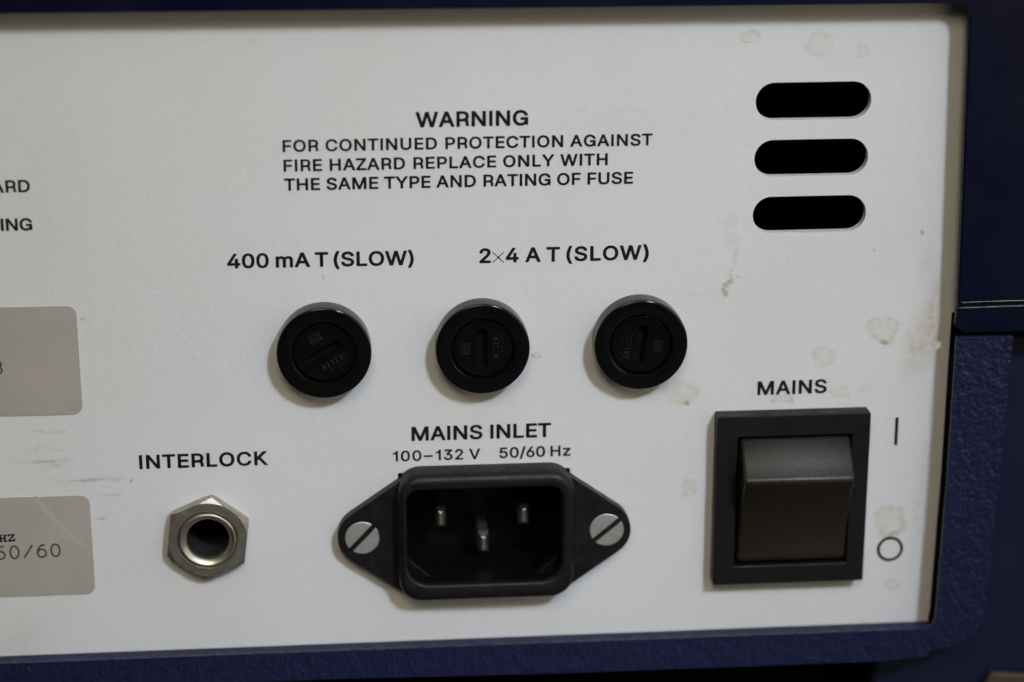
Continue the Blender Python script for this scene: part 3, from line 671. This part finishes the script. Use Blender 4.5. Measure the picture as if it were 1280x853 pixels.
# ------------------------------------------------------------------ printed lettering
for txt, a, b, cap, kw, lab in (
        ('WARNING', (519.7, 159.7), (660.3, 157.0), 18.8, {}, 'WARNING heading in black capitals'),
        ('FOR CONTINUED PROTECTION AGAINST', (353.3, 190.5), (815.6, 182.0), 14.7, {'weight': 0.042}, 'first line of the fuse warning'),
        ('FIRE HAZARD REPLACE ONLY WITH', (354.5, 215.0), (759.6, 206.7), 14.7, {'weight': 0.042}, 'second line of the fuse warning'),
        ('THE SAME TYPE AND RATING OF FUSE', (355.3, 238.8), (791.3, 229.9), 14.9, {'weight': 0.042}, 'third line of the fuse warning'),
        ('400 mA T (SLOW)', (284.1, 336.0), (517.3, 331.6), 17.9, {'space': 0.34}, '400 mA T (SLOW) above the left fuse holder'),
        ('2×4 A T (SLOW)', (599.1, 329.3), (810.8, 324.6), 17.9, {'space': 0.34}, '2×4 A T (SLOW) above the middle and right fuse holders'),
        ('MAINS INLET', (514.5, 551.6), (688.8, 546.4), 17.3, {}, 'MAINS INLET over the power socket'),
        ('100–132 V', (490.7, 577.3), (600.4, 573.9), 12.9, {'weight': 0.036, 'space': 0.3}, '100–132 V over the power socket'),
        ('50/60 Hz', (624.2, 573.0), (713.2, 569.8), 12.9, {'weight': 0.036, 'space': 0.35}, '50/60 Hz over the power socket'),
        ('MAINS', (946.5, 494.3), (1033.1, 491.4), 16.8, {}, 'MAINS over the rocker switch'),
        ('INTERLOCK', (174.5, 586.7), (335.5, 581.4), 17.0, {}, 'INTERLOCK over the round socket'),
        ('ARD', (-11.0, 241.6), (38.0, 240.4), 15.2, {'weight': 0.042}, 'ARD, the end of a line cut by the left edge'),
        ('ING', (1.6, 289.0), (40.9, 288.2), 15.0, {'weight': 0.042}, 'ING, the end of a line cut by the left edge')):
    lettering('lettering', txt, a, b, cap, INK, P, label=lab, **kw)

m = MB()
x0, z0 = at(1119.5, 556.5)
x1, z1 = at(1121.2, 522)
m.loft([[(x0 - 0.26, -0.05, z0), (x0 + 0.26, -0.05, z0), (x1 + 0.26, -0.05, z1), (x1 - 0.26, -0.05, z1)],
        [(x0 - 0.26, -0.001, z0), (x0 + 0.26, -0.001, z0), (x1 + 0.26, -0.001, z1), (x1 - 0.26, -0.001, z1)]], True, True)
keep(m.build('on_mark', INK, P, 0), 'upright bar beside the top of the rocker switch')
x0, z0 = at(1112.3, 686.3)
m = MB()
m.loft([lift(circ(x0, z0, 2.22, 48), -0.05), lift(circ(x0, z0, 1.72, 48), -0.05)])
keep(m.build('off_mark', INK, P, 0), 'ring beside the bottom of the rocker switch')

# ------------------------------------------------------------------ rating labels at the left
def rating_label(cx0, x1, z0, z1, lab, tilt=0.0):
    ol = rrect((cx0 + x1) / 2, (z0 + z1) / 2, (x1 - cx0) / 2, (z1 - z0) / 2, 1.5, 6)
    o = sheet('rating_label', [ol], -0.14, -0.002, LABEL, P, smooth=20)
    o['label'] = lab
    return o


up = rating_label(-118, -67.95, -10.25, 7.65, 'upper silver beige rating label')
low = rating_label(-118, -67.75, -41.15, -24.0, 'lower silver beige rating label with typed 50/60')


def typed(chars, px, py, h, w, pitch):
    """typed figures: centre line shapes in a unit box"""
    def arc(cx, cz, rx, rz, a0, a1, n=12):
        return [(cx + rx * math.cos(math.radians(a0 + (a1 - a0) * k / n)), cz + rz * math.sin(math.radians(a0 + (a1 - a0) * k / n))) for k in range(n + 1)]
    S = {'0': [arc(0.5, 0.5, 0.5, 0.5, 0, 360, 22)],
         '/': [[(0, 0), (1, 1)]],
         '6': [arc(0.5, 0.32, 0.5, 0.32, 0, 360, 18), [(0.0, 0.34), (0.04, 0.55), (0.25, 0.82), (0.62, 1.0), (0.85, 0.97)]],
         '5': [[(0.92, 1), (0.16, 1), (0.1, 0.56), (0.45, 0.63), (0.8, 0.55), (0.97, 0.35), (0.85, 0.1), (0.5, 0.0), (0.15, 0.05), (0, 0.16)]],
         '3': [arc(0.45, 0.76, 0.45, 0.24, 150, -80), arc(0.45, 0.27, 0.52, 0.27, 85, -150)],
         'H': [[(0.15, 0), (0.15, 1)], [(0.85, 0), (0.85, 1)], [(0.15, 0.5), (0.85, 0.5)], [(-0.05, 0), (0.35, 0)], [(-0.05, 1), (0.35, 1)],
               [(0.65, 0), (1.05, 0)], [(0.65, 1), (1.05, 1)]],
         'Z': [[(0.05, 0.72), (0.05, 1), (0.95, 1), (0.05, 0), (0.95, 0), (0.95, 0.28)]]}
    out = []
    x, z = at(px, py)
    for i, c in enumerate(chars):
        for line in S[c]:
            out.append([(x + i * pitch + u * w, z + (i * pitch) * 0.02 + v * h) for u, v in line])
    return out


P_low = low
strokes('tape_residue', [[at(42, 620.5), at(60, 640), at(82, 664), at(108, 684)]], 0.8, TAPE, low, y=-0.15, label='yellowish diagonal smear')
strokes('lettering', typed('50/60', -3.6, 699.0, 2.15, 1.35, 2.17), 0.29, INK_GREY, low, y=-0.165, label='typed 50/60')
strokes('lettering', typed('HZ', -0.2, 676.4, 1.02, 1.02, 1.36), 0.28, INK, low, y=-0.165, label='bold typed HZ')
strokes('lettering', typed('3', -6.0, 467.0, 2.0, 1.15, 2.0), 0.27, INK_GREY, up, y=-0.165, label='typed figure cut by the left edge')

# ------------------------------------------------------------------ fuse holders
def fuse_holder(x, z, deg, lab):
    root = empty('fuse_holder', (x * MM, 0, z * MM), P)
    root['label'] = lab
    m = MB()
    prof = [(6.2, 8.0), (6.2, 0.02), (7.25, 0.01), (7.42, -0.1), (7.42, -3.18), (7.396, -3.302), (7.326, -3.406), (7.222, -3.476), (7.1, -3.5), (5.25, -3.5), (5.08, -3.44),
            (5.0, -3.3), (4.92, -2.2), (4.5, -2.2)]
    m.loft(lathe_loops(0, 0, prof, 96))
    m.build('collar', FUSE, root, smooth=32)
    body = circ(0, 0, 4.62, 64)
    slot = rrect(0, 0, 0.8, 3.15, 0.25, 3)
    c = sheet('fuse_carrier', [body, slot], -2.95, -1.0, FUSE, root, smooth=28, bevel=(0.1, 2))
    f = MB()
    f.loft([lift(circ(0, 0, 4.6, 48), -1.35)], True)
    f.v = list(f.v)
    f.build('slot_floor', CAVITY, root, smooth=0)
    # raised rim, small maker's square and a column of raised characters too small to read
    rim = MB()
    rim.loft([lift(circ(0, 0, 4.55, 64), -2.96), lift(circ(0, 0, 4.50, 64), -3.06), lift(circ(0, 0, 4.22, 64), -3.06), lift(circ(0, 0, 4.17, 64), -2.94)])
    rim.build('rim', FUSE, c, smooth=40)
    e = MB()
    y0, y1 = -3.09, -2.9
    for k in range(4):
        e.box(-3.4 + k * 0.4, -3.22 + k * 0.4, y0, y1, -0.75, 0.75)
    e.box(-3.4, -2.02, y0 + 0.004, y1, 0.80, 0.92)
    e.box(-3.4, -2.02, y0 + 0.004, y1, -0.92, -0.80)
    rnd = random.Random(int(deg) + 7)
    for k in range(6):
        zz = 2.1 - k * 0.72
        e.box(1.6, 1.74, y0, y1, zz, zz + 0.5)
        e.box(1.75, 2.35, y0, y1, zz + rnd.choice((0, 0.2, 0.4)), zz + 0.1 + rnd.choice((0.4, 0.45)) * 0.2 + 0.3 * (k % 2))
        if rnd.random() < 0.6:
            e.box(2.4, 2.52, y0, y1, zz, zz + 0.5)
    for k in range(4):
        zz = 1.5 - k * 0.7
        e.box(2.95, 3.06, y0, y1, zz, zz + 0.42)
        if k % 2:
            e.box(3.08, 3.4, y0, y1, zz, zz + 0.1)
    e.build('raised_marking', FUSE_MARK, c, smooth=0, bevel=(0.045, 1))
    # turning about the Y axis: clockwise seen from the front
    c.rotation_euler = (0, math.radians(deg), 0)
    return root


fuse_holder(fuse_x[0], FZ, 60, 'left fuse holder, its slot slanting up to the right')
fuse_holder(fuse_x[1], FZ, 0, 'middle fuse holder with upright slot')
fuse_holder(fuse_x[2], FZ, 188, 'right fuse holder, its slot leaning slightly right')

# ------------------------------------------------------------------ interlock socket
sock = empty('interlock_socket', (JX * MM, 0, JZ * MM), P)
sock['label'] = 'round jack socket with hexagonal nickel nut'
N, ang0, AF = 144, math.radians(22.7), 6.22


def hexr(a, af):
    t = (a - ang0) % (math.pi / 3) - math.pi / 6
    return af / math.cos(t)


def hexloop(y, af, rmax=99, yfun=None):
    out = []
    for k in range(N):
        a = 2 * math.pi * k / N + ang0
        r = hexr(a, af)
        rr = min(r, rmax)
        out.append((rr * math.cos(a), yfun(r) if yfun else y, rr * math.sin(a)))
    return out


NT = 2.2
m = MB()
m.loft([lift(circ(0, 0, 4.7, N, ang0), -0.01),
        hexloop(-0.01, AF, 6.7),
        hexloop(0, AF, 99, lambda r: -0.02 - max(0, r - 6.35) * 0.5),
        hexloop(0, AF, 99, lambda r: -NT + max(0, r - 6.3) * 0.55),
        hexloop(-NT, AF, 6.28),
        lift(circ(0, 0, 4.95, N, ang0), -NT),
        lift(circ(0, 0, 4.75, N, ang0), -NT + 0.2),
        lift(circ(0, 0, 4.7, N, ang0), -0.01)])
m.build('hex_nut', NICKEL, sock, smooth=24, bevel=None)
m = MB()
m.loft(lathe_loops(0, 0, [(4.62, 3), (4.62, -2.3), (4.52, -2.5), (4.36, -2.6), (4.2, -2.56), (3.5, -2.05), (3.4, -1.85), (3.35, -1.3), (3.35, 1.5)], 96))
m.build('bushing', BRIGHT, sock, smooth=50)
m = MB()
m.loft(lathe_loops(0, 0, [(3.28, -1.2), (3.2, -1.0), (3.2, 14.0), (0.02, 14.0)], 64), False, True)
m.build('socket_bore', BORE, sock, smooth=50)
# ------------------------------------------------------------------ mains inlet
inl = empty('mains_inlet', (-4.6 * MM, 0, -31.7 * MM), P)
inl['label'] = 'black three pin mains inlet held by two slotted screws'


def hull(pts):
    pts = sorted(set(pts))
    def half(ps):
        h = []
        for p in ps:
            while len(h) > 1 and (h[-1][0] - h[-2][0]) * (p[1] - h[-2][1]) - (h[-1][1] - h[-2][1]) * (p[0] - h[-2][0]) <= 0:
                h.pop()
            h.append(p)
        return h[:-1]
    return half(pts) + half(pts[::-1])


SX = 19.86
fl = hull(circ(-SX + 0.7, -0.3, 4.65, 48) + circ(SX - 0.7, -0.3, 4.65, 48) + rrect(0.1, -0.35, 14.1, 9.75, 1.0, 5))
sheet('flange', [fl, rrect(-0.2, 0.25, 12.7, 8.4, 2, 6)], -2.2, -0.01, PLASTIC, inl, smooth=30, bevel=(0.7, 4))
CX, CZ = 0.1, -0.02


def shroud(y, grow, inner=False, r=None):
    if inner:
        rr = (2.0, 2.0, 3.6, 3.6) if r is None else r
        return lift(rrect(-0.2, 0.25, 12.48 + grow, 8.2 + grow, tuple(max(0.3, q + grow) for q in rr), 8), y)
    return lift(rrect(CX, CZ, 14.3 + grow, 10.97 + grow, 3.9 + grow, 8), y)


m = MB()
m.loft([shroud(-0.02, 0), shroud(-3.3, 0), shroud(-4.0, -0.12), shroud(-4.45, -0.4), shroud(-4.72, -0.8), shroud(-4.8, -1.15),
        shroud(-4.8, 0.45, True), shroud(-4.7, 0.2, True), shroud(-4.4, 0.03, True), shroud(-3.6, 0, True)])
m.build('shroud', PLASTIC, inl, smooth=40)
m = MB()
m.loft([shroud(-3.6, 0, True), shroud(11.5, -0.2, True)], False, True)
m.build('cavity', CAVITY, inl, smooth=40)
# sloping lower corners inside the opening
for s in (-1, 1):
    m = MB()
    cx = -0.2
    tri = [(cx + s * 12.42, -4.1), (cx + s * 12.42, -7.9), (cx + s * 8.2, -7.9)]
    m.loft([lift(tri, -2.0), lift(tri, 11.3)], True, True)
    m.build('keyed_corner', CAVITY, inl, smooth=0, bevel=(0.3, 2))


def pin(px, py, y_tip, lab=None):
    x, z = at(px, py, y_tip)
    x += 4.6
    z += 31.7
    m = MB()
    def rc(hx, hz, y):
        return [(x - hx, y, z - hz), (x + hx, y, z - hz), (x + hx, y, z + hz), (x - hx, y, z + hz)]
    m.loft([rc(0.8, 1.8, 11.4), rc(0.8, 1.8, y_tip + 1.0), rc(0.33, 1.2, y_tip + 0.1), rc(0.28, 1.14, y_tip)], False, True)
    o = m.build('contact_pin', PIN, inl, smooth=0, bevel=(0.05, 1))
    if lab:
        o['label'] = lab


pin(551, 648.5, 3.0, 'left contact pin')
pin(655, 645, 3.0, 'right contact pin')
pin(604.5, 680.0, 2.7, 'middle earth pin')


def screw(x, z, deg, lab):
    root = empty('screw', (x * MM, -2.12 * MM, z * MM), inl)
    root['label'] = lab
    r, w, n = 2.78, 0.42, 40
    m = MB()
    for s in (-1, 1):          # two half heads on either side of the slot
        a0 = math.asin(w / r)
        arc = [(r * math.sin(a0 + (math.pi - 2 * a0) * k / n) * s, r * math.cos(a0 + (math.pi - 2 * a0) * k / n)) for k in range(n + 1)]
        arc2 = [(x_ * 0.95 if abs(x_) > w * 1.2 else x_, z_ * 0.95) for x_, z_ in arc]
        m.loft([lift(arc, 0.3), lift(arc, -0.14), lift(arc2, -0.26)], False, True)
        m.f.append(tuple(range(len(m.v) - (n + 1), len(m.v))))
        m.f.pop()
    h = m.build('screw_head', SCREW, root, smooth=25)
    m = MB()
    m.loft([lift(circ(0, 0, 2.66, 32), -0.05)], True)
    m.build('slot_floor', SCREW_SLOT, root, smooth=0)
    h.rotation_euler = (0, math.radians(deg), 0)


screw(-SX, -0.3, 43, 'left screw of the mains inlet')
screw(SX, -0.28, 50, 'right screw of the mains inlet')

# ------------------------------------------------------------------ mains switch
sw = empty('mains_switch', (45.3 * MM, 0, -27.5 * MM), P)
sw['label'] = 'black rocker switch in a square edged bezel'
ox, oz = 45.3, -27.5
out_c = ((32.9 + 57.95) / 2 - ox, (-12.8 - 42.25) / 2 - oz)
hx, hz = (57.95 - 32.9) / 2, (42.25 - 12.8) / 2
inn_c = ((36.3 + 54.98) / 2 - ox, (-16.35 - 39.0) / 2 - oz)
ix, iz = (54.98 - 36.3) / 2, (39.0 - 16.35) / 2


def br(y, g, inner=False):
    if inner:
        return lift(rrect(*inn_c, ix + g, iz + g, 0.35, 3), y)
    return lift(rrect(*out_c, hx + g, hz + g, 0.3, 3), y)


m = MB()
m.loft([br(-0.02, 0), br(-2.75, 0), br(-2.9, -0.14), br(-2.9, 0.12, True), br(-2.8, 0, True), br(6, 0, True)])
m.build('bezel', BEZEL, sw, smooth=25)
m = MB()
m.loft([lift(rrect(*inn_c, ix, iz, 0.3, 3), 5.8)], True)
m.build('switch_well', CAVITY, sw, smooth=0)
# rocker: one profile swept across
prof = [(5.0, -16.9), (-2.2, -16.95), (-2.6, -17.2)]
prof += [(-4.2, -18.9), (-5.5, -20.35), (-6.5, -21.6)]
for k in range(7):
    a = math.radians(50 - 75 * k / 6)
    prof.append((-6.3 - 0.95 * math.cos(a), -22.7 + 0.95 * math.sin(a)))
for k in range(1, 15):
    u = k / 14
    prof.append((-6.95 + 4.15 * (1 - (1 - u) ** 1.9), -23.5 - 13.9 * u))
prof += [(-2.75, -38.0), (-2.4, -38.35), (5.0, -38.5)]
m = MB()
loops = []
xa, xb = 36.85 - ox, 54.75 - ox
for x, ins in ((xa, 0.45), (xa + 0.12, 0.16), (xa + 0.45, 0.0), (xb - 0.45, 0.0), (xb - 0.12, 0.16), (xb, 0.45)):
    cyy, czz = 0.0, -27.5
    lp = []
    for i, (y, z) in enumerate(prof):
        yy = y + ins if y < 4 else y
        zz = z - oz
        if i < 3:
            zz -= ins
        if i > len(prof) - 4:
            zz += ins
        lp.append((x, yy, zz))
    loops.append(lp)
m.loft(loops, True, True)
m.build('rocker', ROCKER, sw, smooth=42)

# hand the parts to the instrument
for o in list(ROOT.children):
    o.parent = inst
    o.matrix_parent_inverse = Matrix.Translation((0, 0, -TZ * MM))
bpy.data.objects.remove(ROOT, do_unlink=True)

# ------------------------------------------------------------------ small wooden block on the table
wx, wz = at(1240, 842, 1.0)
m = MB()
m.loft([[(wx - 2, 1.0, TZ), (wx + 16, 1.0, TZ), (wx + 16, 1.0, wz - 1.6), (wx, 1.0, wz)],
        [(wx - 2, 2.6, TZ), (wx + 16, 2.6, TZ), (wx + 16, 2.6, wz - 1.6), (wx, 2.6, wz)]], True, True)
o = m.build('wooden_offcut', WOOD, None, smooth=20, bevel=(0.5, 2))
o['category'] = 'wood piece'
o['label'] = 'blurred brown piece of wood at the foot of the navy side'
